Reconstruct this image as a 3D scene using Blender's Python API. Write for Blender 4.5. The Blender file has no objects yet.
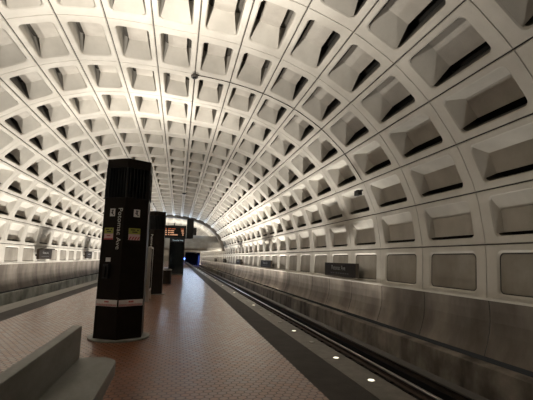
import bpy, math, random
from mathutils import Vector, Matrix
random.seed(7)
SC = bpy.context.scene
COL = SC.collection

# ------------------------------------------------------------------ camera
F_PX = 390.874
PITCH, YAW, ROLL = 0.149128, 0.216719, 0.019902
EYE = 1.6
def cam_axes():
    cy, sy = math.cos(YAW), math.sin(YAW)
    cp, sp = math.cos(PITCH), math.sin(PITCH)
    cr, sr = math.cos(ROLL), math.sin(ROLL)
    Ry = Matrix(((cy, 0, -sy), (0, 1, 0), (sy, 0, cy)))
    Rx = Matrix(((1, 0, 0), (0, cp, -sp), (0, sp, cp)))
    Rz = Matrix(((cr, sr, 0), (-sr, cr, 0), (0, 0, 1)))
    M = Rz @ Rx @ Ry                       # rows: right, up, forward in (x, up, forward)
    return [Vector((r[0], r[2], r[1])) for r in M]
r_, u_, f_ = cam_axes()
cd = bpy.data.cameras.new('camera')
cam = bpy.data.objects.new('camera', cd)
COL.objects.link(cam)
cd.sensor_fit = 'HORIZONTAL'; cd.sensor_width = 36.0
cd.lens = 36.0 * F_PX / 533.0
cd.clip_start = 0.05; cd.clip_end = 600
m = Matrix.Identity(4)
for i in range(3):
    m[i][0] = r_[i]; m[i][1] = u_[i]; m[i][2] = -f_[i]
m[0][3], m[1][3], m[2][3] = 0, 0, EYE
cam.matrix_world = m
SC.camera = cam

# ------------------------------------------------------------------ world, exposure
w = bpy.data.worlds.new('station_air'); SC.world = w; w.use_nodes = True
bg = w.node_tree.nodes['Background']
bg.inputs[0].default_value = (1.0, 0.93, 0.82, 1); bg.inputs[1].default_value = 0.012
SC.view_settings.view_transform = 'Standard'
SC.view_settings.look = 'None'
SC.view_settings.exposure = 0.13
SC.view_settings.gamma = 1.0
SC.view_settings.use_curve_mapping = False

# ------------------------------------------------------------------ lamps
WARM = (1.0, 0.95, 0.86)
def area(name, loc, sx, sy, power, color=WARM, direction=(0, 0, 1), spread=180):
    l = bpy.data.lights.new(name, 'AREA'); l.shape = 'RECTANGLE'
    l.size = sx; l.size_y = sy; l.energy = power; l.color = color
    l.spread = math.radians(spread)
    o = bpy.data.objects.new(name, l); COL.objects.link(o)
    o.location = loc
    d = Vector(direction).normalized()
    z = -d; y = Vector((0, 1, 0)); y = (y - z * y.dot(z)).normalized(); x = y.cross(z)
    mm = Matrix.Identity(4)
    for i in range(3):
        mm[i][0] = x[i]; mm[i][1] = y[i]; mm[i][2] = z[i]; mm[i][3] = loc[i]
    o.matrix_world = mm
    return o
# fluorescent strips: right hidden in the kerb trough, left unseen in the track bed
def trackside_lights(side):
    for k in range(11):
        y0 = -14 + 14 * k
        y1 = y0 + 13.6
        if side == 'left':
            area('track_lamp', (-8.45, (y0 + y1) / 2, EYE - 2.66), 0.16, y1 - y0, 240 if y1 < 15 else 640, WARM, (0.04, 0, 1), 118)
        else:
            p = 60 if y1 < 15 else (300 if y1 < 30 else (800 if y1 < 44 else (850 if y1 < 64 else 450)))
            area('trough_lamp', (7.38, (y0 + y1) / 2, EYE - 2.56), 0.12, y1 - y0, p, WARM, (-0.20, 0, 1), 75)
trackside_lights('left'); trackside_lights('right')

# ------------------------------------------------------------------ node helpers
def new_mat(name):
    mt = bpy.data.materials.new(name); mt.use_nodes = True
    nt = mt.node_tree
    return mt, nt, nt.nodes['Principled BSDF']
def node(nt, typ, **kw):
    n = nt.nodes.new(typ)
    for k, v in kw.items(): setattr(n, k, v)
    return n
def math_n(nt, op, a, b=None, c=None):
    n = node(nt, 'ShaderNodeMath', operation=op)
    for i, v in enumerate((a, b, c)):
        if v is None: continue
        if isinstance(v, (int, float)): n.inputs[i].default_value = v
        else: nt.links.new(v, n.inputs[i])
    return n.outputs[0]
def plain(name, col, rough=0.5, metal=0.0, emit=None, es=1.0, spec=0.5, var=0.12, scale=6):
    mt, nt, b = new_mat(name)
    b.inputs['Roughness'].default_value = rough
    b.inputs['Metallic'].default_value = metal
    b.inputs['Specular IOR Level'].default_value = spec
    if emit:
        b.inputs['Base Color'].default_value = (*col, 1)
        b.inputs['Emission Color'].default_value = (*emit, 1)
        b.inputs['Emission Strength'].default_value = es
        return mt
    tc = node(nt, 'ShaderNodeTexCoord')
    ns = node(nt, 'ShaderNodeTexNoise'); ns.inputs['Scale'].default_value = scale; ns.inputs['Detail'].default_value = 5
    nt.links.new(tc.outputs['Object'], ns.inputs['Vector'])
    cr = node(nt, 'ShaderNodeValToRGB')
    cr.color_ramp.elements[0].position = 0.3; cr.color_ramp.elements[1].position = 0.7
    cr.color_ramp.elements[0].color = (*[c * (1 - var) for c in col], 1)
    cr.color_ramp.elements[1].color = (*[min(1, c * (1 + var)) for c in col], 1)
    nt.links.new(ns.outputs['Fac'], cr.inputs[0]); nt.links.new(cr.outputs[0], b.inputs['Base Color'])
    return mt
def concrete(name, c0, c1, scale=0.6, streak=0.0, streak_col=(0.05, 0.04, 0.03), rough=0.85, bump=0.15, stretch=(1, 1, 1), streak_map=(1.2, 1.2, 0.12)):
    mt, nt, b = new_mat(name)
    tc = node(nt, 'ShaderNodeTexCoord')
    mp = node(nt, 'ShaderNodeMapping'); mp.inputs['Scale'].default_value = stretch
    nt.links.new(tc.outputs['Object'], mp.inputs['Vector'])
    n1 = node(nt, 'ShaderNodeTexNoise'); n1.inputs['Scale'].default_value = scale; n1.inputs['Detail'].default_value = 8; n1.inputs['Roughness'].default_value = 0.62
    nt.links.new(mp.outputs[0], n1.inputs['Vector'])
    cr = node(nt, 'ShaderNodeValToRGB')
    cr.color_ramp.elements[0].position = 0.32; cr.color_ramp.elements[1].position = 0.68
    cr.color_ramp.elements[0].color = (*c0, 1); cr.color_ramp.elements[1].color = (*c1, 1)
    nt.links.new(n1.outputs['Fac'], cr.inputs[0])
    out = cr.outputs[0]
    if streak > 0:
        mp2 = node(nt, 'ShaderNodeMapping'); mp2.inputs['Scale'].default_value = streak_map
        nt.links.new(tc.outputs['Object'], mp2.inputs['Vector'])
        n2 = node(nt, 'ShaderNodeTexNoise'); n2.inputs['Scale'].default_value = 1.0; n2.inputs['Detail'].default_value = 6
        nt.links.new(mp2.outputs[0], n2.inputs['Vector'])
        r2 = node(nt, 'ShaderNodeMapRange'); r2.inputs[1].default_value = 0.44; r2.inputs[2].default_value = 0.66
        r2.inputs[3].default_value = 0; r2.inputs[4].default_value = streak
        nt.links.new(n2.outputs['Fac'], r2.inputs[0])
        mx = node(nt, 'ShaderNodeMix', data_type='RGBA')
        nt.links.new(r2.outputs[0], mx.inputs[0]); nt.links.new(out, mx.inputs[6]); mx.inputs[7].default_value = (*streak_col, 1)
        out = mx.outputs[2]
    nt.links.new(out, b.inputs['Base Color'])
    b.inputs['Roughness'].default_value = rough
    b.inputs['Specular IOR Level'].default_value = 0.3
    n3 = node(nt, 'ShaderNodeTexNoise'); n3.inputs['Scale'].default_value = 25; n3.inputs['Detail'].default_value = 4
    nt.links.new(tc.outputs['Object'], n3.inputs['Vector'])
    bp = node(nt, 'ShaderNodeBump'); bp.inputs['Strength'].default_value = bump; bp.inputs['Distance'].default_value = 0.02
    nt.links.new(n3.outputs['Fac'], bp.inputs['Height']); nt.links.new(bp.outputs[0], b.inputs['Normal'])
    return mt
def hex_tiles(name, size, cA, cB, grout):
    mt, nt, b = new_mat(name)
    tc = node(nt, 'ShaderNodeTexCoord')
    def vm(op, a, bb=None):
        n = node(nt, 'ShaderNodeVectorMath', operation=op)
        for i, v in enumerate((a, bb)):
            if v is None: continue
            if isinstance(v, tuple): n.inputs[i].default_value = v
            else: nt.links.new(v, n.inputs[i])
        return n
    R3 = math.sqrt(3)
    p = vm('MULTIPLY', tc.outputs['Object'], (1 / size, 1 / size, 0)).outputs[0]
    p = vm('ADD', p, (1000, 1000 * R3, 0)).outputs[0]
    r = (1.0, R3, 1.0); h = (0.5, R3 / 2, 0.0)
    a = vm('SUBTRACT', vm('MODULO', p, r).outputs[0], h).outputs[0]
    bq = vm('SUBTRACT', vm('MODULO', vm('SUBTRACT', p, h).outputs[0], r).outputs[0], h).outputs[0]
    la = vm('LENGTH', a).outputs['Value']; lb = vm('LENGTH', bq).outputs['Value']
    sel = math_n(nt, 'LESS_THAN', la, lb)
    mx = node(nt, 'ShaderNodeMix', data_type='VECTOR')
    nt.links.new(sel, mx.inputs[0]); nt.links.new(bq, mx.inputs[4]); nt.links.new(a, mx.inputs[5])
    g = mx.outputs[1]
    gid = vm('SUBTRACT', p, g).outputs[0]
    ab = vm('ABSOLUTE', g).outputs[0]
    dt = vm('DOT_PRODUCT', ab, (0.5, R3 / 2, 0)).outputs['Value']
    sx = node(nt, 'ShaderNodeSeparateXYZ'); nt.links.new(ab, sx.inputs[0])
    d = math_n(nt, 'MAXIMUM', dt, sx.outputs[0])
    edge = node(nt, 'ShaderNodeMapRange'); edge.inputs[1].default_value = 0.41; edge.inputs[2].default_value = 0.49
    nt.links.new(d, edge.inputs[0])
    sn = vm('SNAP', vm('ADD', gid, (0.1, 0.1, 0)).outputs[0], (0.5, R3 / 2, 1)).outputs[0]
    wn = node(nt, 'ShaderNodeTexWhiteNoise', noise_dimensions='2D'); nt.links.new(sn, wn.inputs['Vector'])
    big = node(nt, 'ShaderNodeTexNoise'); big.inputs['Scale'].default_value = 0.7; big.inputs['Detail'].default_value = 6
    nt.links.new(tc.outputs['Object'], big.inputs['Vector'])
    f = math_n(nt, 'ADD', math_n(nt, 'MULTIPLY', wn.outputs['Value'], 0.55), math_n(nt, 'MULTIPLY', big.outputs['Fac'], 0.45))
    cr = node(nt, 'ShaderNodeValToRGB'); cr.color_ramp.elements[0].color = (*cA, 1); cr.color_ramp.elements[1].color = (*cB, 1)
    cr.color_ramp.elements[0].position = 0.1; cr.color_ramp.elements[1].position = 0.85
    nt.links.new(f, cr.inputs[0])
    mc = node(nt, 'ShaderNodeMix', data_type='RGBA')
    nt.links.new(edge.outputs[0], mc.inputs[0]); nt.links.new(cr.outputs[0], mc.inputs[6]); mc.inputs[7].default_value = (*grout, 1)
    nt.links.new(mc.outputs[2], b.inputs['Base Color'])
    rr = math_n(nt, 'ADD', math_n(nt, 'MULTIPLY', wn.outputs['Value'], 0.12), 0.30)
    rr = math_n(nt, 'ADD', rr, math_n(nt, 'MULTIPLY', edge.outputs[0], 0.35))
    nt.links.new(rr, b.inputs['Roughness'])
    bp = node(nt, 'ShaderNodeBump'); bp.inputs['Strength'].default_value = 0.35; bp.inputs['Distance'].default_value = 0.003
    n5 = node(nt, 'ShaderNodeTexNoise'); n5.inputs['Scale'].default_value = 18
    nt.links.new(tc.outputs['Object'], n5.inputs['Vector'])
    hh = math_n(nt, 'ADD', math_n(nt, 'SUBTRACT', 1.0, edge.outputs[0]), math_n(nt, 'MULTIPLY', n5.outputs['Fac'], 0.6))
    hh = math_n(nt, 'ADD', hh, math_n(nt, 'MULTIPLY', wn.outputs['Value'], 0.15))
    nt.links.new(hh, bp.inputs['Height']); nt.links.new(bp.outputs[0], b.inputs['Normal'])
    b.inputs['IOR'].default_value = 1.6
    b.inputs['Specular IOR Level'].default_value = 0.55
    b.inputs['Coat Weight'].default_value = 0.35; b.inputs['Coat Roughness'].default_value = 0.22
    return mt

M = {}
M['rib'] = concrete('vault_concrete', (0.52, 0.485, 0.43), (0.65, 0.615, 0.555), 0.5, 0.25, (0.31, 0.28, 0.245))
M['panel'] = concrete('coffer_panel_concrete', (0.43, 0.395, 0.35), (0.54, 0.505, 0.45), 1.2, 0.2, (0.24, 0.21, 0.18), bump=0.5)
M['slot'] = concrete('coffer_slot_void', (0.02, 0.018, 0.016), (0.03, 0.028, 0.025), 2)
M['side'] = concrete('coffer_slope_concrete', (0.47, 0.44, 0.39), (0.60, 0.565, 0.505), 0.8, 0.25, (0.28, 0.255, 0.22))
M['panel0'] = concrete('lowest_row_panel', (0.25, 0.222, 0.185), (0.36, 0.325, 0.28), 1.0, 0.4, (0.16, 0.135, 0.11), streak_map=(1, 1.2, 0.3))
M['void_shade'] = concrete('coffer_void_shade', (0.09, 0.082, 0.07), (0.14, 0.13, 0.115), 2)  # darkened concrete, recess shade put into the colour
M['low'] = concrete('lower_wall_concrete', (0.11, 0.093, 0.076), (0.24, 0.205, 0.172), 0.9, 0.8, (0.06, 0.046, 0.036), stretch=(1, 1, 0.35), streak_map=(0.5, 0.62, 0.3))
M['seam'] = plain('joint_sealant', (0.05, 0.045, 0.04), 0.8)
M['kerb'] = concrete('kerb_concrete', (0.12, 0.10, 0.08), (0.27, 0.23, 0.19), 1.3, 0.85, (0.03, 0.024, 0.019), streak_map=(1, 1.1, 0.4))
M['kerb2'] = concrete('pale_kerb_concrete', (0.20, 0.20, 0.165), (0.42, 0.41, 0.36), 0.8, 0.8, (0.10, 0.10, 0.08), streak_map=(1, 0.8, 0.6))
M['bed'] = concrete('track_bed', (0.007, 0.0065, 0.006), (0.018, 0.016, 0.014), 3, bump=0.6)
M['tiles'] = hex_tiles('hexagonal_quarry_tiles', 0.108, (0.10, 0.030, 0.010), (0.20, 0.068, 0.022), (0.025, 0.012, 0.007))
M['tactile'] = concrete('tactile_strip', (0.028, 0.023, 0.02), (0.045, 0.038, 0.032), 3, rough=0.8)
M['granite'] = concrete('granite_edge', (0.10, 0.09, 0.075), (0.17, 0.15, 0.13), 6, 0.3, (0.06, 0.054, 0.045), rough=0.5, streak_map=(2, 0.6, 1))
M['bench'] = concrete('bench_granite', (0.14, 0.137, 0.122), (0.22, 0.215, 0.195), 5, rough=0.5, bump=0.1, stretch=(1, 0.35, 1))
M['bronze'] = plain('bronze_enamel', (0.012, 0.008, 0.0055), 0.5, 0.0, spec=0.12, var=0.2)
M['bronze2'] = plain('bronze_enamel_recess', (0.008, 0.006, 0.005), 0.5, 0.0, spec=0.3)
M['black'] = plain('black_paint', (0.008, 0.008, 0.009), 0.5)
M['white'] = plain('white_vinyl', (0.72, 0.69, 0.68), 0.5, var=0.04)
M['letter'] = plain('white_lettering', (0.62, 0.62, 0.58), 0.6, var=0.03)
M['signletter'] = plain('grey_white_lettering', (0.30, 0.29, 0.27), 0.6, var=0.03)
M['yellow'] = plain('yellow_green_vinyl', (0.36, 0.38, 0.07), 0.5, var=0.05)
M['pink'] = plain('pale_pink_vinyl', (0.70, 0.50, 0.50), 0.5, var=0.05)
M['red'] = plain('red_vinyl', (0.45, 0.05, 0.06), 0.5, var=0.05)
M['steel'] = plain('brushed_steel', (0.55, 0.53, 0.50), 0.32, 1.0, var=0.05)
M['rail'] = plain('rail_steel', (0.45, 0.43, 0.41), 0.28, 1.0, var=0.1)
M['rust'] = plain('rusty_web', (0.05, 0.03, 0.02), 0.8)
M['cover'] = plain('third_rail_cover', (0.07, 0.062, 0.055), 0.6)
M['glass'] = plain('dark_glass', (0.01, 0.014, 0.016), 0.08, var=0.02)
M['sign'] = plain('sign_enamel', (0.036, 0.028, 0.021), 0.6, spec=0.06, var=0.1)
M['amber'] = plain('amber_leds', (0.3, 0.1, 0.02), 0.5, emit=(1.0, 0.52, 0.30), es=0.8)
M['redled'] = plain('red_leds', (0.3, 0.05, 0.02), 0.5, emit=(1.0, 0.25, 0.1), es=0.4)
M['header'] = plain('lit_header_letters', (0.3, 0.4, 0.45), 0.5, emit=(0.7, 0.88, 1.0), es=0.6)
M['lens'] = plain('lit_lens', (0.8, 0.8, 0.7), 0.4, emit=(1.0, 0.93, 0.72), es=1.5)
M['lensdim'] = plain('dull_lens', (0.38, 0.37, 0.33), 0.3)
M['blue'] = plain('blue_signal_lens', (0.05, 0.1, 0.8), 0.4, emit=(0.12, 0.25, 1.0), es=9)
M['tube'] = plain('lit_tube', (0.8, 0.85, 0.9), 0.4, emit=(0.85, 0.93, 1.0), es=2)
M['mezz'] = concrete('mezzanine_concrete', (0.36, 0.33, 0.28), (0.46, 0.42, 0.36), 1.5, 0.3, (0.25, 0.22, 0.18))
M['tunnel'] = concrete('tunnel_lining', (0.05, 0.05, 0.055), (0.09, 0.09, 0.1), 1)

# ------------------------------------------------------------------ mesh helpers
class MB:
    def __init__(s): s.v = []; s.f = []; s.m = []
    def add(s, vs, fs, mi=0):
        o = len(s.v); s.v += [tuple(v) for v in vs]
        s.f += [tuple(i + o for i in f) for f in fs]; s.m += [mi] * len(fs)
        return o
    def box(s, x0, x1, y0, y1, z0, z1, mi=0):
        s.add([(x0, y0, z0), (x1, y0, z0), (x1, y1, z0), (x0, y1, z0), (x0, y0, z1), (x1, y0, z1), (x1, y1, z1), (x0, y1, z1)],
              [(0, 3, 2, 1), (4, 5, 6, 7), (0, 1, 5, 4), (1, 2, 6, 5), (2, 3, 7, 6), (3, 0, 4, 7)], mi)
    def prism(s, pts, z0, z1, mi=0, top_scale=None):      # polygon in xy (counter-clockwise), extruded in z
        n = len(pts)
        s.add([(x, y, z0) for x, y in pts] + [(x, y, z1) for x, y in pts],
              [tuple(range(n - 1, -1, -1)), tuple(range(n, 2 * n))] + [(i, (i + 1) % n, n + (i + 1) % n, n + i) for i in range(n)], mi)
    def along(s, prof, y0, y1, mi=0, caps=True):          # closed profile in (x,z) extruded in y
        n = len(prof)
        s.add([(x, y0, z) for x, z in prof] + [(x, y1, z) for x, z in prof],
              [(i, (i + 1) % n, n + (i + 1) % n, n + i) for i in range(n)] + ([tuple(range(n - 1, -1, -1)), tuple(range(n, 2 * n))] if caps else []), mi)
    def tube(s, pts, r, n=8, mi=0):
        pts = [Vector(p) for p in pts]; rings = []
        vs = []; fs = []
        for i, p in enumerate(pts):
            t = (pts[min(i + 1, len(pts) - 1)] - pts[max(i - 1, 0)]).normalized()
            a = Vector((0, 1, 0)) if abs(t.y) < 0.9 else Vector((1, 0, 0))
            u = t.cross(a).normalized(); v = t.cross(u)
            for k in range(n):
                an = 2 * math.pi * k / n
                vs.append(p + u * r * math.cos(an) + v * r * math.sin(an))
        for i in range(len(pts) - 1):
            for k in range(n):
                fs.append((i * n + k, i * n + (k + 1) % n, (i + 1) * n + (k + 1) % n, (i + 1) * n + k))
        fs.append(tuple(range(n - 1, -1, -1))); fs.append(tuple(range((len(pts) - 1) * n, len(pts) * n)))
        s.add(vs, fs, mi)
    def build(s, name, mats, parent=None, loc=(0, 0, 0), smooth=False, bevel=0, rot=None):
        me = bpy.data.meshes.new(name)
        me.from_pydata(s.v, [], s.f)
        if not isinstance(mats, (list, tuple)): mats = [mats]
        for mt in mats: me.materials.append(mt)
        for i, p in enumerate(me.polygons): p.material_index = s.m[i]; p.use_smooth = smooth
        me.update()
        o = bpy.data.objects.new(name, me); COL.objects.link(o); o.location = loc
        if rot: o.rotation_euler = rot
        if parent: o.parent = parent
        if bevel:
            b = o.modifiers.new('bevel', 'BEVEL'); b.width = bevel; b.segments = 2; b.limit_method = 'ANGLE'
        return o
def struct(o):
    o['kind'] = 'structure'; return o
def tag(o, label, cat, group=None):
    o['label'] = label; o['category'] = cat
    if group: o['group'] = group
    return o
def thing(name, label, cat, loc=(0, 0, 0), rz=0, group=None):
    o = bpy.data.objects.new(name, None); COL.objects.link(o); o.location = loc; o.rotation_euler = (0, 0, rz)
    o.empty_display_size = 0.2
    return tag(o, label, cat, group)
def dup(root, loc, label, group=None):
    r = root.copy(); COL.objects.link(r); r.location = loc; r['label'] = label
    if group: r['group'] = group
    for ch in list(root.children):
        c = ch.copy(); COL.objects.link(c); c.parent = r
        for g in list(ch.children):
            d = g.copy(); COL.objects.link(d); d.parent = c
    return r
def lettering(text, size, mat, parent, mtx, name='lettering', depth=0.004, spacing=1.0):
    cu = bpy.data.curves.new(name, 'FONT'); cu.body = text; cu.size = size; cu.extrude = depth / 2
    cu.align_x = 'CENTER'; cu.align_y = 'CENTER'; cu.space_character = spacing; cu.resolution_u = 3; cu.offset = 0
    t = bpy.data.objects.new('text_source', cu); COL.objects.link(t)
    dg = bpy.context.evaluated_depsgraph_get(); dg.update()
    me = bpy.data.meshes.new_from_object(t.evaluated_get(dg)); me.name = name
    bpy.data.objects.remove(t); bpy.data.curves.remove(cu)
    me.materials.clear(); me.materials.append(mat)
    me.transform(mtx)
    o = bpy.data.objects.new(name, me); COL.objects.link(o); o.parent = parent
    return o
def face_matrix(origin, xdir, ydir):
    x = Vector(xdir).normalized(); y = Vector(ydir).normalized(); z = x.cross(y)
    mm = Matrix.Identity(4)
    for i in range(3):
        mm[i][0] = x[i]; mm[i][1] = y[i]; mm[i][2] = z[i]; mm[i][3] = origin[i]
    return mm

# ------------------------------------------------------------------ vault profile (x, height above platform)
PX = [7.67, 7.72, 7.53, 7.02, 6.26, 5.28, 4.14, 2.90, 1.59, 0.26, -1.09, -2.45, -3.80, -5.06, -6.24, -7.33, -8.24, -8.98, -9.47, -9.66, -9.68]
PZ = [-0.88, 0.47, 1.83, 3.08, 4.19, 5.13, 5.85, 6.34, 6.64, 6.79, 6.90, 6.92, 6.80, 6.44, 5.90, 5.19, 4.28, 3.17, 1.92, 0.57, -0.56]
PZ = [z + EYE for z in PZ]
def cr(a, b, c, d, t):
    return 0.5 * (2 * b + (c - a) * t + (2 * a - 5 * b + 4 * c - d) * t * t + (3 * b - a - 3 * c + d) * t ** 3)
def prof(s):
    s = max(0.0, min(20.0, s)); j = min(19, int(s)); t = s - j
    g = lambda A, k: A[max(0, min(20, k))]
    X = cr(g(PX, j - 1), g(PX, j), g(PX, j + 1), g(PX, j + 2), t)
    Z = cr(g(PZ, j - 1), g(PZ, j), g(PZ, j + 1), g(PZ, j + 2), t)
    return X, Z
def prof_n(s):
    a = prof(s - 0.04); b = prof(s + 0.04)
    dx, dz = b[0] - a[0], b[1] - a[1]; L = math.hypot(dx, dz)
    return dz / L, -dx / L
RY0, RING = 8.685, 2.70
N0, N1 = -9, 48
def rrect(u0, u1, v0, v1, r):
    pts = []
    for cx, cy, a0 in ((u1 - r, v1 - r, 0), (u0 + r, v1 - r, 90), (u0 + r, v0 + r, 180), (u1 - r, v0 + r, 270)):
        for k in range(5):
            a = math.radians(a0 + 22.5 * k); pts.append((cx + r * math.cos(a), cy + r * math.sin(a)))
    return pts
def outer_match(pts, u0, u1, v0, v1):
    out = []
    corners = ((u1, v1), (u0, v1), (u0, v0), (u1, v0))
    for c in range(4):
        U, V = corners[c]; g = pts[c * 5:c * 5 + 5]
        for k in range(5):
            p = g[k]
            if k == 2: out.append((U, V))
            elif (k < 2) == (c in (0, 2)):   # still on the vertical side (u = U)
                out.append((U, p[1]))
            else:
                out.append((p[0], V))
    return out
def cell(mb, n, j, rows):
    y0 = RY0 + RING * n
    left = j >= 10
    H = 1.35
    verts = []; faces = []; mats = []
    def put(u, v, wd):
        # v measured in metres from the LOWER edge of the cell
        t = v / H
        s = j + (1 - t if left else t)
        X, Z = prof(s); nx, nz = prof_n(s)
        verts.append((X + nx * wd, y0 + u, Z + nz * wd)); return len(verts) - 1
    def loop(pts, wd): return [put(u, v, wd) for u, v in pts]
    def bridge(a, b, mi):
        k = len(a)
        for i in range(k):
            q = (a[i], a[(i + 1) % k], b[(i + 1) % k], b[i])
            faces.append(q if left else q[::-1]); mats.append(mi)
    def cap(a, mi):
        faces.append(tuple(a) if left else tuple(a[::-1])); mats.append(mi)
    row = 19 - j if left else j
    op = rrect(0.34, RING - 0.34, 0.17, H - 0.15, 0.15)
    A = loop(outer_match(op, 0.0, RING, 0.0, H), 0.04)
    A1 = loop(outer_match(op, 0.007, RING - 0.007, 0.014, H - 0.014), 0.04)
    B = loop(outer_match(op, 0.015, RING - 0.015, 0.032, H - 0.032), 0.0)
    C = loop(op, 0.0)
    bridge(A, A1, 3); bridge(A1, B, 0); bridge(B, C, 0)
    if row == 0:
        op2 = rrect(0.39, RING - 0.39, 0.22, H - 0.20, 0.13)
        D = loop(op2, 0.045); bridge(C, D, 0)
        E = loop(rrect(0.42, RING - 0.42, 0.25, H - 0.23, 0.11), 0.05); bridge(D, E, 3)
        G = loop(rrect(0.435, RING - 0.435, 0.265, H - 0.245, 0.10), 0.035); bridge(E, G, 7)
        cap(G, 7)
    else:
        C1 = loop(rrect(0.37, RING - 0.37, 0.20, H - 0.18, 0.14), 0.03)
        bridge(C, C1, 0)
        dep = {1: 0.18, 2: 0.28, 3: 0.39}.get(row, 0.50)
        su = {1: 0.36, 2: 0.33, 3: 0.26}.get(row, 0.0)
        iu = {1: 0.11, 2: 0.19, 3: 0.28}.get(row, 0.38)
        gl = {1: 0.08, 2: 0.13, 3: 0.17, 4: 0.19}.get(row, 0.20)
        gu = {1: 0.0, 2: 0.0, 3: 0.0, 4: 0.07, 5: 0.10, 6: 0.13}.get(row, 0.16)
        D2 = loop(rrect(0.37, RING - 0.37, 0.20, H - 0.18, 0.12), dep + 0.30)
        D1 = loop(rrect(0.37, RING - 0.37, 0.20, H - 0.18, 0.13), 0.09)
        bridge(C1, D1, 0); bridge(D1, D2, 5 if row < 7 else 6); cap(D2, 2 if row < 7 else 5)  # lower rows take darker recess colours that paint in their shade
        # hopper insert: sloping ends (and upper slope on the lower rows) carrying a flat panel
        a0, a1, b0, b1 = 0.365, RING - 0.365, 0.20, H - 0.175
        u0, u1 = a0 + iu, a1 - iu
        v0, v1 = b0 + gl, b1 - max(su, gu)
        e0 = 0.02 if row < 4 else 0.03
        el = gl * 0.7 if row < 4 else (0.06 if row == 4 else 0.03)
        O = [put(a1, b1 - e0 * (su == 0), 0.035), put(a0, b1 - e0 * (su == 0), 0.035), put(a0, b0 + el, 0.035), put(a1, b0 + el, 0.035)]
        P = [put(u1, v1, dep), put(u0, v1, dep), put(u0, v0, dep), put(u1, v0, dep)]
        B2 = [put(u1, v1, dep + 0.09), put(u0, v1, dep + 0.09), put(u0, v0, dep + 0.09), put(u1, v0, dep + 0.09)]
        def quad(q, mi):
            faces.append(tuple(q) if left else tuple(q[::-1])); mats.append(mi)
        quad((O[1], O[2], P[2], P[1]), 6); quad((O[3], O[0], P[0], P[3]), 6)
        if su > 0: quad((O[0], O[1], P[1], P[0]), 6)
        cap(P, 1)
        for k in range(4): quad((P[k], P[(k + 1) % 4], B2[(k + 1) % 4], B2[k])[::-1], 0)
    o = len(mb.v); mb.v += verts
    mb.f += [tuple(i + o for i in f) for f in faces]; mb.m += mats
VM = [M['rib'], M['panel'], M['slot'], M['seam'], M['low'], M['void_shade'], M['side'], M['panel0']]
vault = MB()
for n in range(N0, N1):
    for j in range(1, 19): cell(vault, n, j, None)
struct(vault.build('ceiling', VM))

# side walls: lowest coffer row, leaning lower panels, kerb
def low_wall(mb, side):
    if side == 'right':
        top = (PX[0], PZ[0]); bot = (7.44, EYE - 2.27); sg = 1
    else:
        top = (PX[20], PZ[20]); bot = (-9.52, EYE - 2.13); sg = -1
    K = 5
    for n in range(N0, N1):
        y0 = RY0 + RING * n; y1 = y0 + RING
        g = 0.012
        # joint strip and ledge under the coffers
        for (a, b, off, mi) in ((y0, y0 + g, 0.05, 3), (y0 + g, y1 - g, 0.0, 4), (y1 - g, y1, 0.05, 3)):
            vs = []
            for k in range(K + 1):
                t = k / K
                x = top[0] + (bot[0] - top[0]) * t + sg * (0.05 + 0.10 * math.sin(math.pi * t) + off); z = top[1] - 0.03 + (bot[1] - top[1] + 0.03) * t
                vs += [(x, a, z), (x, b, z)]
            fs = [(2 * k, 2 * k + 1, 2 * k + 3, 2 * k + 2) for k in range(K)]
            mb.add(vs, fs if sg < 0 else [f[::-1] for f in fs], mi)
    ya, yb = RY0 + RING * N0, RY0 + RING * N1
    x = top[0]; z = top[1]
    # small lip between coffers and lower panels
    mb.along([(x - sg * 0.02, z + 0.01), (x - sg * 0.02, z - 0.05), (x + sg * 0.12, z - 0.05), (x + sg * 0.12, z + 0.01)], ya, yb, 0)
VW = VM
for side, j in (('right', 0), ('left', 19)):
    mb = MB()
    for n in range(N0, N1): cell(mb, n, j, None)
    low_wall(mb, side)
    struct(mb.build('wall_' + side, VW))
YA, YB = RY0 + RING * N0, RY0 + RING * N1
# kerbs with the trough behind them
mb = MB(); e = EYE
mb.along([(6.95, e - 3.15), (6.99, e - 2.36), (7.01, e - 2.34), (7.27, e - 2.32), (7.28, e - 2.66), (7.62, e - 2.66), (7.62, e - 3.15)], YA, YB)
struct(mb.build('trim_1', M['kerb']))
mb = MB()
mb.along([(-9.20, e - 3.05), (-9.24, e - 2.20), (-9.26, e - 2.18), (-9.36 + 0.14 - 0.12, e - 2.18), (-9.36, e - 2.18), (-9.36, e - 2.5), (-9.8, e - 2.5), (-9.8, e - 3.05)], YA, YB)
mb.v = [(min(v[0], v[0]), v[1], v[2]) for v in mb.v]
struct(mb.build('trim_2', M['kerb2']))

# ------------------------------------------------------------------ platform and track beds
XL, XT, XG, XR = -5.22, 1.79, 2.38, 2.82
PE = 136.0
mb = MB(); mb.box(-4.05, XT, YA, PE, -0.25, 0); struct(mb.build('floor', M['tiles']))
mb = MB(); mb.box(XT, XG, YA, PE, -0.25, 0.0); struct(mb.build('trim_3', M['tactile']))
mb = MB(); mb.box(-4.65, -4.05, YA, PE, -0.25, 0.0); struct(mb.build('trim_4', M['tactile']))
for i, (a, b) in enumerate(((XG, XR), (XL, -4.65))):
    mb = MB(); y = YA
    while y < PE:
        mb.box(a, b, y, min(PE, y + 2.43), -0.25, 0.004); y += 2.44
    struct(mb.build('trim_%d' % (5 + i), M['granite']))
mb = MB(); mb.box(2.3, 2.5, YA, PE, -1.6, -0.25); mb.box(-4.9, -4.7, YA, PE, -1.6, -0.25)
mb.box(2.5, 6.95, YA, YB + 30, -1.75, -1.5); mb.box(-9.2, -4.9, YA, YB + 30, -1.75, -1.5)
struct(mb.build('floor_track', M['bed']))
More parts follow.
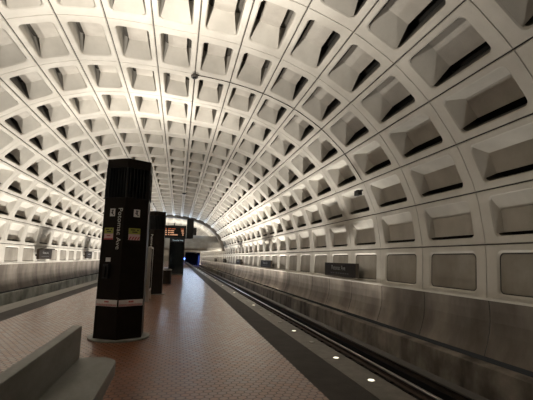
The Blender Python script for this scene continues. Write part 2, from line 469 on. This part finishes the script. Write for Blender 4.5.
# running rails on concrete plinths
def rail(x, label):
    t = thing('running_rail', label, 'rail', (x, 0, -1.5), group='running rails of the two tracks')
    mb = MB(); mb.along([(-0.037, 0.46), (-0.037, 0.49), (-0.028, 0.50), (0.028, 0.50), (0.037, 0.49), (0.037, 0.46)][::-1], YA, YB); mb.build('rail_head', M['rail'], t)
    mb = MB(); mb.along([(-0.075, 0.34), (-0.075, 0.352), (-0.01, 0.375), (-0.01, 0.46), (0.01, 0.46), (0.01, 0.375), (0.075, 0.352), (0.075, 0.34)][::-1], YA, YB); mb.build('rail_web', M['rust'], t)
    mb = MB(); y = YA
    mb.box(-0.16, 0.16, YA, YB, 0.0, 0.30)
    while y < 80:
        mb.box(-0.14, 0.14, y, y + 0.22, 0.30, 0.345); y += 0.76
    p = mb.build('concrete_plinth', M['bed'], t)
    return t
rail(3.62, 'near steel running rail of the right track, beside the platform')
rail(5.055, 'far steel running rail of the right track, nearer the kerb wall')
rail(-6.02, 'steel running rail of the left track beside the platform')
rail(-7.455, 'steel running rail of the left track nearer the left wall')
def third(x, sg, label):
    t = thing('third_rail', label, 'rail', (x, 0, -1.5), group='covered power rails')
    mb = MB(); mb.along([(-0.035, 0.33), (-0.035, 0.43), (0.035, 0.43), (0.035, 0.33)][::-1], YA, YB); mb.build('power_rail', M['rust'], t)
    mb = MB(); mb.along([(-0.13, 0.50), (-0.13, 0.535), (0.10, 0.56), (0.14, 0.53), (0.14, 0.36), (0.12, 0.36), (0.12, 0.515)][::-1], YA, YB); mb.build('cover_board', M['cover'], t)
    mb = MB(); mb.box(-0.06, 0.06, YA, YB, 0, 0.33); mb.build('insulator_base', M['bronze2'], t)
third(5.75, 1, 'covered third rail along the right kerb wall')
third(-8.15, -1, 'covered third rail along the left kerb wall')

# ------------------------------------------------------------------ far end: mezzanine, arch rib, end wall with tunnel mouths
def wall_x(z, side):    # vault x at a height
    best = None
    rng = [i * 0.05 for i in range(0, 201)] if side > 0 else [10 + i * 0.05 for i in range(0, 201)]
    return min((abs(prof(s)[1] - z), prof(s)[0]) for s in rng)[1]
def arch(name, y0, y1, dep, mat, s0=0.0, s1=20.0):
    mb = MB(); K = 80; vs = []; fs = []
    for k in range(K + 1):
        s = s0 + (s1 - s0) * k / K; X, Z = prof(s); nx, nz = prof_n(s)
        for (yy, wd) in ((y0, 0.1), (y0, -dep), (y1, -dep), (y1, 0.1)):
            vs.append((X + nx * wd, yy, Z + nz * wd))
    for k in range(K):
        for q in range(4):
            a = 4 * k + q; b = 4 * k + (q + 1) % 4
            fs.append((a, b, b + 4, a + 4))
    mb.add(vs, fs)
    return mb.build(name, mat)
struct(arch('trim_7', 67.6, 68.6, 0.35, M['low'], 1.5, 18.5))  # added rib, its dark colour stands in for an unlit band of vault
mb = MB()
xr, xl = wall_x(5.0, 1) + 0.2, wall_x(5.0, -1) - 0.2
mb.along([(0, 0)] , 0, 0) if False else None
def beam(mb, y0, y1, z0, z1, rr=0.0):
    xr = max(wall_x(z0, 1), wall_x(z1, 1)) + 0.1; xl = min(wall_x(z0, -1), wall_x(z1, -1)) - 0.1
    pts = [(y1, z0), (y1, z1), (y0, z1)]
    if rr > 0:
        for k in range(6):
            a = math.radians(180 + 18 * k); pts.append((y0 + rr + rr * math.cos(a), z0 + rr + rr * math.sin(a)))
    else: pts.append((y0, z0))
    n = len(pts)
    mb.add([(xl, p[0], p[1]) for p in pts] + [(xr, p[0], p[1]) for p in pts],
           [(i, (i + 1) % n, n + (i + 1) % n, n + i) for i in range(n)] + [tuple(range(n - 1, -1, -1)), tuple(range(n, 2 * n))])
beam(mb, 69.2, 70.4, e + 1.20, e + 2.62, 0.6)
beam(mb, 69.7, 70.1, e + 2.62, e + 3.75)
beam(mb, 70.4, 86.0, e + 1.9, e + 2.5)
beam(mb, 85.8, 86.2, e + 2.5, e + 3.75)
struct(mb.build('floor_mezzanine', M['mezz']))
# end wall at 138 m with two openings
yE = YB
mb = MB()
ol = [(2.3, 7.30), (-9.1, -4.9)]
mb.box(-12, -9.1, yE, yE + 0.6, -1.6, 10); mb.box(-4.9, 2.3, yE, yE + 0.6, -1.6, 10); mb.box(7.30, 10, yE, yE + 0.6, -1.6, 10)
mb.box(-9.1, -4.9, yE, yE + 0.6, 2.7, 10); mb.box(2.3, 7.30, yE, yE + 0.6, 3.3, 10)
struct(mb.build('wall_far', M['mezz']))
mb = MB()
for a, b in ol:
    mb.box(a - 0.3, a, yE + 0.6, yE + 30, -1.6, 3.6); mb.box(b, b + 0.3, yE + 0.6, yE + 30, -1.6, 3.6)
    mb.box(a, b, yE + 0.6, yE + 30, 3.3, 3.6); mb.box(a - 0.3, b + 0.3, yE + 30, yE + 30.3, -1.6, 3.6)
struct(mb.build('wall_tunnel', M['tunnel']))
mb = MB(); mb.box(-12, 10, YA - 0.4, YA, -1.8, 9.5); struct(mb.build('wall_near', M['mezz']))

# ------------------------------------------------------------------ pylons
HS = 0.512
def hexa(r, cx=0, cy=0):
    return [(cx + r * math.sin(math.radians(60 * k)), cy - r * math.cos(math.radians(60 * k))) for k in range(6)]
def hex_band(mb, r, z0, z1, mi=0): mb.prism(hexa(r), z0, z1, mi)
HP = 3.50
A0 = Vector((-HS * math.sin(math.radians(60)), -HS * 0.5, 0)); A1v = Vector((0, -HS, 0)); A2 = Vector((-A0.x, -HS * 0.5, 0))
def on_face(side, s, z, off=0.004):      # point on the left (0) or right (1) front face, s = 0..1 from left
    a, b = (A0, A1v) if side == 0 else (A1v, A2)
    p = a + (b - a) * s
    nrm = Vector((-0.5, -math.sqrt(3) / 2, 0)) if side == 0 else Vector((0.5, -math.sqrt(3) / 2, 0))
    return Vector((p.x, p.y, z)) + nrm * off, (b - a).normalized(), nrm
def plate(parent, side, s0, s1, z0, z1, mat, name, off=0.003, th=0.004, shear=0):
    a, t, n = on_face(side, s0, z0, off); b, _, _ = on_face(side, s1, z0, off)
    mb = MB(); up = Vector((0, 0, z1 - z0)); o2 = n * th
    sh = t * shear
    p = [a, b, b + up + sh, a + up + sh]
    q = [v + o2 for v in p]
    mb.add([v for v in p + q], [(0, 3, 2, 1), (4, 5, 6, 7), (0, 1, 5, 4), (1, 2, 6, 5), (2, 3, 7, 6), (3, 0, 4, 7)])
    return mb.build(name, mat, parent)
def plates(mb, side, s0, s1, z0, z1, off=0.008, th=0.002, shear=0, mi=0):
    a, t, n = on_face(side, s0, z0, off); b, _, _ = on_face(side, s1, z0, off)
    up = Vector((0, 0, z1 - z0)); o2 = n * th; sh = t * shear
    p = [a, b, b + up + sh, a + up + sh]; q = [v + o2 for v in p]
    mb.add(p + q, [(0, 3, 2, 1), (4, 5, 6, 7), (0, 1, 5, 4), (1, 2, 6, 5), (2, 3, 7, 6), (3, 0, 4, 7)], mi)
def pylon(loc, label, full):
    t = thing('station_pylon', label, 'pylon', loc, group='hexagonal pylons on the platform')
    mb = MB()
    pts = [(0.585 * math.sin(2 * math.pi * k / 32), -0.585 * math.cos(2 * math.pi * k / 32)) for k in range(32)]
    mb.prism(pts, 0, 0.035); mb.build('base_ring', M['bench'], t, bevel=0.01)
    mb = MB(); hex_band(mb, HS, 0.035, 2.72); mb.build('body', M['bronze'], t, bevel=0.006)
    # louvred head: recessed core, corner posts, fins, cap
    mb = MB(); hex_band(mb, HS - 0.09, 2.72, 3.32)
    mb.build('head_core', M['bronze2'], t)
    mb = MB()
    H6 = hexa(HS)
    for k in range(6):
        a = Vector((*H6[k], 0)); b = Vector((*H6[(k + 1) % 6], 0))
        for q in range(1, 7):
            c = a + (b - a) * (q / 7); d = c.normalized()
            nn = ((a + b) / 2).normalized(); tt = (b - a).normalized()
            p = [c - tt * 0.006, c + tt * 0.006, c + tt * 0.006 - nn * 0.08, c - tt * 0.006 - nn * 0.08]
            mb.add([(v.x, v.y, 2.72) for v in p] + [(v.x, v.y, 3.32) for v in p],
                   [(0, 3, 2, 1), (4, 5, 6, 7), (0, 1, 5, 4), (1, 2, 6, 5), (2, 3, 7, 6), (3, 0, 4, 7)])
        dv = a.normalized()
        mb.prism([(a.x * 0.99 + 0.018 * math.sin(math.radians(60 * i)), a.y * 0.99 - 0.018 * math.cos(math.radians(60 * i))) for i in range(6)], 2.72, 3.32)
    mb.build('louvre_fins', M['black'], t)
    mb = MB(); 
    H1 = hexa(HS + 0.004); H2 = hexa(HS - 0.06)
    vs = [(x, y, 3.32) for x, y in H1] + [(x, y, HP) for x, y in H1] + [(x, y, HP) for x, y in H2] + [(x, y, HP - 0.06) for x, y in H2]
    fs = []
    for lv in range(3):
        for i in range(6): fs.append((lv * 6 + i, lv * 6 + (i + 1) % 6, lv * 6 + 6 + (i + 1) % 6, lv * 6 + 6 + i))
    fs.append(tuple(range(5, -1, -1))); fs.append(tuple(range(18, 24)))
    mb.add(vs, fs); mb.build('cap', M['bronze'], t)
    # station name reading downwards on the left front face
    p, tx, n = on_face(0, 0.80, 2.105, 0.004)
    lettering('Potomac Ave', 0.150, M['letter'], t, face_matrix(p, (0, 0, -1), tx), spacing=1.0)
    if not full: return t
    for side, s0, s1 in ((0, 0.32, 0.56), (1, 0.38, 0.64)):
        pl = plate(t, side, s0, s1, 2.345, 2.495, M['white'], 'pictogram_plate'); pl['label'] = 'white plate with black pictogram'
        mb = MB(); c = (s0 + s1) / 2
        plates(mb, side, c - 0.05, c + 0.05, 2.45, 2.475); plates(mb, side, c - 0.03, c + 0.03, 2.39, 2.445)
        plates(mb, side, c - 0.07, c - 0.045, 2.405, 2.43); plates(mb, side, c + 0.02, c + 0.07, 2.365, 2.39)
        mb.build('pictogram', M['black'], pl)
    for side, s0, s1 in ((0, 0.13, 0.55), (1, 0.22, 0.70)):
        pl = plate(t, side, s0, s1, 1.89, 2.12, M['pink'], 'notice_sticker'); pl['label'] = 'half yellow-green, half pink notice sticker'
        mb = MB(); plates(mb, side, s0, s1, 2.005, 2.12, off=0.008); mb.build('yellow_field', M['yellow'], pl)
        mb = MB()
        w_ = s1 - s0
        for (a, b, z) in ((0.15, 0.55, 2.075), (0.7, 0.85, 2.075), (0.3, 0.75, 2.035)):
            plates(mb, side, s0 + w_ * a, s0 + w_ * b, z, z + 0.02, off=0.0115)
        mb.build('print', M['black'], pl)
        if side == 1:
            mb = MB()
            for q in range(4):
                plates(mb, side, s0 + w_ * (0.02 + 0.24 * q), s0 + w_ * (0.13 + 0.24 * q), 1.895, 1.955, off=0.008, shear=0.035)
            mb.build('red_stripes', M['red'], pl)
        else:
            mb = MB(); plates(mb, side, s0, s1, 1.89, 1.915, off=0.008); plates(mb, side, s0 + w_ * 0.3, s0 + w_ * 0.7, 1.96, 1.98, off=0.008)
            mb.build('red_stripes', M['red'], pl)
    for side, s0, s1 in ((0, 0.03, 0.97), (1, 0.03, 0.98)):
        pl = plate(t, side, s0, s1, 0.635, 0.755, M['white'], 'safety_band'); pl['label'] = 'white safety band with red print'
        w_ = s1 - s0; mb = MB()
        for q in range(22):
            for rw in range(2):
                a = s0 + w_ * ((q + 0.5 * rw) / 22.5)
                plates(mb, side, a, a + w_ * 0.022, 0.642 + 0.018 * rw, 0.658 + 0.018 * rw, off=0.008)
        for (a, b) in ((0.40, 0.46), (0.475, 0.53), (0.545, 0.60)): plates(mb, side, s0 + w_ * a, s0 + w_ * b, 0.705, 0.735, off=0.008)
        mb.build('red_print', M['red'], pl)
    # emergency handset and its small plate on the left face
    pl = plate(t, 0, 0.30, 0.52, 1.465, 1.545, M['white'], 'number_plate')
    ph = plate(t, 0, 0.26, 0.52, 1.15, 1.42, M['black'], 'call_box', off=0.002, th=0.05)
    plate(ph, 0, 0.31, 0.42, 1.17, 1.38, M['bronze2'], 'handset', off=0.052, th=0.03)
    return t
def taper(o, t0=0.055):
    for c in o.children:
        me = c.data
        for v in me.vertices:
            k = 1 - t0 * max(0.0, v.co.z) / 3.5
            v.co.x *= k; v.co.y *= k; v.co.z *= 1.012
        taper(c, t0)
taper(pylon((-1.075, 8.55, 0), 'large dark bronze hexagonal pylon lettered Potomac Ave, nearest the camera with safety stickers', True))
taper(pylon((-1.06, 17.9, 0), 'second dark hexagonal pylon, standing behind the large lettered one', False))
for y, pw in ((8.56, 480), (17.9, 300)):
    area('pylon_uplight', (-1.06, y, HP + 0.07), 0.7, 0.7, pw, (1.0, 0.94, 0.84), (0, 0, 1), 150)

# ------------------------------------------------------------------ bench
def bench():
    t = thing('stone_bench', 'grey stone bench with central back slab and rounded seat end, lower left foreground', 'bench', (-1.08, 0, 0))
    ys, ye, hw, r = 1.4, 5.0, 0.47, 0.26
    pts = []
    for cx, cy, a0 in ((hw - r, ye - r, 0), (-hw + r, ye - r, 90), (-hw + r, ys + r, 180), (hw - r, ys + r, 270)):
        for k in range(9):
            a = math.radians(a0 + 11.25 * k); pts.append((cx + r * math.cos(a), cy + r * math.sin(a)))
    mb = MB(); mb.prism(pts, 0.30, 0.45); mb.build('seat', M['bench'], t, bevel=0.012)
    mb = MB(); mb.prism([(x * 0.80, (y - 3.2) * 0.96 + 3.2) for x, y in pts], 0, 0.30); mb.build('plinth', M['bench'], t)
    mb = MB(); mb.box(-0.05, 0.05, 1.45, 4.97, 0.45, 0.805); mb.build('backrest', M['bench'], t, bevel=0.008)
bench()

# ------------------------------------------------------------------ map cases, far kiosk, information display
def map_case(loc, label, h=1.95, ln=1.1):
    t = thing('map_case', label, 'map case', loc, group='framed map cases between the pylons')
    mb = MB(); mb.box(-0.05, 0.05, 0.06, ln - 0.06, 0.42, h - 0.06); mb.build('map_panel', M['glass'], t)
    for y in (0, ln - 0.06):
        mb = MB(); mb.box(-0.06, 0.06, y, y + 0.06, 0, h); mb.build('upright', M['steel'], t, bevel=0.01)
    mb = MB(); mb.box(-0.06, 0.06, 0.06, ln - 0.06, h - 0.06, h); mb.build('cross_rail', M['steel'], t)
    mb = MB(); mb.box(-0.06, 0.06, 0.06, ln - 0.06, 0.36, 0.42); mb.build('cross_rail', M['steel'], t)
map_case((-1.02, 14.9, 0), 'steel framed map case seen edge-on just behind the nearest pylon')
map_case((-0.86, 22.2, 0), 'steel framed map case seen edge-on behind the second pylon')
def bin_(loc):
    t = thing('litter_bin', 'dark litter bin with pale rim standing low behind the second pylon', 'bin', loc)
    pts = [(0.26 * math.cos(2 * math.pi * k / 20), 0.26 * math.sin(2 * math.pi * k / 20)) for k in range(20)]
    mb = MB(); mb.prism(pts, 0, 0.80); mb.build('body', M['bronze'], t)
    mb = MB(); mb.prism([(x * 1.06, y * 1.06) for x, y in pts], 0.80, 0.86); mb.build('rim', M['steel'], t)
    mb = MB(); mb.prism([(x * 0.7, y * 0.7) for x, y in pts], 0.86, 0.90); mb.build('lid', M['black'], t)
bin_((-0.62, 24.6, 0))
KY = 36.0
def kiosk():
    t = thing('platform_kiosk', 'dark glazed kiosk with lit station name header, under the amber display', 'kiosk', (-0.16, KY, 0))
    hw = 0.66
    mb = MB(); mb.box(-hw, hw, 0, 1.6, 0, 0.12); mb.build('base', M['granite'], t)
    mb = MB(); mb.box(-hw + 0.05, hw - 0.05, 0.04, 1.56, 0.12, 2.9); mb.build('glass_body', M['glass'], t)
    for x in (-hw, hw - 0.09):
        for y in (0, 1.51):
            mb = MB(); mb.box(x, x + 0.09, y, y + 0.09, 0.12, 2.9); mb.build('corner_post', M['bronze'], t)
    mb = MB(); mb.box(-hw, hw, -0.02, 1.62, 2.9, 3.26); hd = mb.build('header', M['black'], t)
    lettering('Potomac Ave', 0.165, M['header'], hd, face_matrix(Vector((0.05, -0.026, 3.07)), (1, 0, 0), (0, 0, 1)), name='header_lettering')
kiosk()
def pid():
    t = thing('train_information_display', 'dark overhead train display with rows of amber letters above the kiosk', 'display', (-0.45, KY + 0.3, 3.262))
    x0, x1 = -1.0, 1.02
    mb = MB(); mb.box(x0, x1, -0.15, 0.25, 0.0, 1.14); mb.build('casing', M['black'], t, bevel=0.02)
    mb = MB(); mb.box(x0 + 0.10, x1 - 0.10, -0.165, -0.15, 0.14, 0.96); scr = mb.build('screen', M['bronze2'], t)
    mb = MB(); mb.tube([(-0.05, 0.05, 1.14), (-0.05, 0.05, 1.36)], 0.05); mb.build('antenna', M['black'], t)
    rng = random.Random(3)
    def row(z, h, mat, spans, name):
        mb = MB()
        for a, b in spans:
            x = a
            while x < b:
                w_ = rng.uniform(0.035, 0.06)
                mb.box(x, x + w_, -0.175, -0.165, z, z + h * rng.uniform(0.75, 1)); x += w_ + 0.018
        o = mb.build(name, mat, scr)
    row(0.80, 0.075, M['redled'], [(-0.80, -0.70), (-0.55, -0.33), (-0.25, 0.05), (0.55, 0.78)], 'heading_row')
    for i, z in enumerate((0.62, 0.44, 0.26)):
        row(z, 0.10, M['amber'], [(-0.80, -0.68), (-0.55, -0.47), (-0.36, -0.05 if i < 2 else 0.25), (0.60 + 0.05 * i, 0.80)], 'train_row')
pid()
def horn():
    t = thing('camera_housing', 'tall dark equipment box at the right end of the amber display', 'equipment box', (0.92, KY + 0.62, 3.0))
    mb = MB(); mb.box(-0.30, 0.33, -0.04, 0.36, 0.30, 2.1); mb.build('casing', M['black'], t, bevel=0.08)
    mb = MB(); mb.box(0.33, 0.60, 0.0, 0.25, 0.6, 1.3); mb.build('side_box', M['black'], t, bevel=0.04)
    mb = MB(); mb.box(-0.55, 0.1, -0.04, 0.04, 0.262, 0.30); mb.build('bracket', M['black'], t)
horn()

# ------------------------------------------------------------------ platform edge lights
proto = None
ylist = [5.12 + 1.215 * k for k in range(0, 48)]
places = {0: 'lit round edge light set in the granite, lowest in the view',
          1: 'lit yellowish edge light, second from the bottom of the view',
          2: 'dull edge light between the second and the fourth from the bottom of the view',
          3: 'lit edge light, fourth from the bottom of the view'}
def edge_light(y, lit, label, grp):
    t = thing('platform_edge_light', label, 'edge light', (2.62, y, 0.004), group=grp)
    n = 16
    mb = MB(); mb.prism([(0.055 * math.cos(2 * math.pi * k / n), 0.055 * math.sin(2 * math.pi * k / n)) for k in range(n)], 0, 0.006); mb.build('rim', M['steel'] if lit else M['granite'], t)
    mb = MB(); mb.prism([(0.042 * math.cos(2 * math.pi * k / n), 0.042 * math.sin(2 * math.pi * k / n)) for k in range(n)], 0.006, 0.011); mb.build('lens', M['lens'] if lit else M['lensdim'], t)
    return t
GRP = 'round lights along the right platform edge'
pl = {}
for i, y in enumerate(ylist):
    lit = i in (0, 1, 3) or (i > 3 and i % 4 == 3)
    if i in places: lb = places[i]
    elif lit: lb = 'one of the small lit lights further along the right granite platform edge'
    else: lb = 'one of the small dull lights further along the right granite platform edge'
    if lit in pl: dup(pl[lit], (2.62, y, 0.004), lb, GRP)
    else: pl[lit] = edge_light(y, lit, lb, GRP)

# ------------------------------------------------------------------ station name signs on the walls
def wall_sign(side, y0, y1, z0, z1, label, bright=False):
    sg = 1 if side == 'right' else -1
    L = y1 - y0; H = z1 - z0
    xf = 7.36 if side == 'right' else -9.32
    t = thing('station_sign', label, 'sign', (xf, (y0 + y1) / 2, z0), group='station name signs on the %s wall' % side)
    mb = MB(); mb.box(min(0, sg * 0.16), max(0, sg * 0.16), -L / 2, L / 2, 0, H); bd = mb.build('sign_board', M['sign'], t, bevel=0.015)
    mb = MB()
    for yy in (-L * 0.35, L * 0.35): mb.box(min(sg * 0.16, sg * 0.36), max(sg * 0.16, sg * 0.36), yy - 0.04, yy + 0.04, H * 0.3, H * 0.5)
    mb.build('bracket', M['black'], t)
    xd = (0, -1, 0) if side == 'right' else (0, 1, 0)
    lettering('Potomac Ave', 0.30 * L / 3.6, M['signletter'], bd, face_matrix(Vector((-sg * 0.004, sg * L * 0.02, H * 0.64)), xd, (0, 0, 1)))
    mb = MB(); yy = -L * 0.30
    rng = random.Random(5)
    while yy < L * 0.26:
        w_ = rng.uniform(0.05, 0.22); mb.box(-0.006 if sg > 0 else 0, 0 if sg > 0 else 0.006, yy, yy + w_, H * 0.22, H * 0.30); yy += w_ + 0.07
    mb.build('small_print', M['cover'], bd)
    if side == 'left':
        mb = MB(); mb.box(0, 0.22, -L * 0.45, L * 0.45, H + 0.0, H + 0.05); mb.build('lamp_hood', M['sign'], t)
    return t
for y0, y1, lb in ((15.6, 19.2, 'dark wide station name sign on the right wall, nearest and largest'),
                   (31.4, 35.4, 'dark station name sign on the right wall, second from the camera'),
                   (47.4, 51.0, 'small dark station name sign on the right wall, third from the camera'),
                   (63.4, 67.0, 'tiny dark station name sign on the right wall near the mezzanine'),
                   (79.4, 83.0, 'tiny station name sign on the right wall, below and beyond the mezzanine')):
    wall_sign('right', y0, y1, e - 0.76, e - 0.13, lb)
for y0, y1, lb in ((29.8, 32.6, 'dark station name sign on the bright left wall, nearer of the two'),
                   (44.0, 46.8, 'dark station name sign on the bright left wall, just left of the large pylon')):
    wall_sign('left', y0, y1, e - 0.34, e + 0.36, lb)

# ------------------------------------------------------------------ conduit and junction boxes on the vault
def vault_pt(s, y, off=-0.02):
    X, Z = prof(s); nx, nz = prof_n(s); return (X + nx * off, y, Z + nz * off)
yD = RY0 + RING * 2
mb = MB(); mb.tube([vault_pt(9 - 5.9 * k / 40, yD) for k in range(41)], 0.012, 6)
mb.build('arch_run', M['bronze2'], None)
o1 = bpy.data.objects['arch_run']
t = thing('conduit', 'thin dark conduit running down one vault joint and along the crown', 'conduit', (0, 0, 0)); o1.parent = t
mb = MB(); mb.tube([vault_pt(9, yD + 0.0 + 1.0 * k) for k in range(46)], 0.012, 6); mb.build('crown_run', M['bronze2'], t)
def device(s, y, label, r=0.13):
    p = vault_pt(s, y, -0.10)
    t = thing('ceiling_device', label, 'device', p, group='small devices fixed to the vault')
    mb = MB(); mb.tube([(0, 0, 0.05), (0, 0, -0.03)], r, 14); mb.build('body', M['cover'], t)
    mb = MB(); mb.tube([(0, 0, -0.03), (0, 0, -0.07)], r * 0.6, 12); mb.build('lens_dome', M['bronze2'], t)
device(9, yD, 'small round device at the vault crown where the conduit turns')
device(9, yD + 28.0, 'small dark device hanging on the crown conduit far down the vault', 0.2)
p = vault_pt(2.93, yD, -0.30)
t = thing('vault_camera', 'small dark camera on the right vault side at the lower end of the conduit', 'camera', p)
mb = MB(); mb.box(-0.09, 0.09, -0.18, 0.18, -0.32, -0.12); mb.build('housing', M['bronze2'], t, bevel=0.02)
mb = MB(); mb.tube([(0.20, 0, -0.10), (0, 0, -0.14)], 0.04, 8); mb.build('bracket', M['cover'], t)

# blue light by the tunnel mouth
t = thing('blue_signal_light', 'small glowing blue light beside the far tunnel mouth', 'signal', (2.0, yE - 0.30, 1.05))
mb = MB(); mb.box(-0.25, 0.25, 0, 0.3, -0.35, 0.35); mb.build('housing', M['black'], t)
mb = MB(); mb.tube([(0, -0.06, 0), (0, 0.0, 0)], 0.28, 12); mb.build('lens', M['blue'], t)

# ------------------------------------------------------------------ lamps that belong to the far end
for x in (5.0, -7.0):
    area('tunnel_blue_lamp', (x, yE + 8, 2.6), 1.5, 6, 900, (0.10, 0.2, 1.0), (0, 0.0, -1))
COOL = (0.55, 0.74, 1.0)
area('mezzanine_uplight', (-1.0, 69.4, e + 2.75), 11, 0.3, 700, COOL, (0, -1.2, 1), 150)
area('mezzanine_uplight', (-1.0, 78, e + 2.6), 12, 8, 1100, (1.0, 0.97, 0.9), (0, 0, 1))
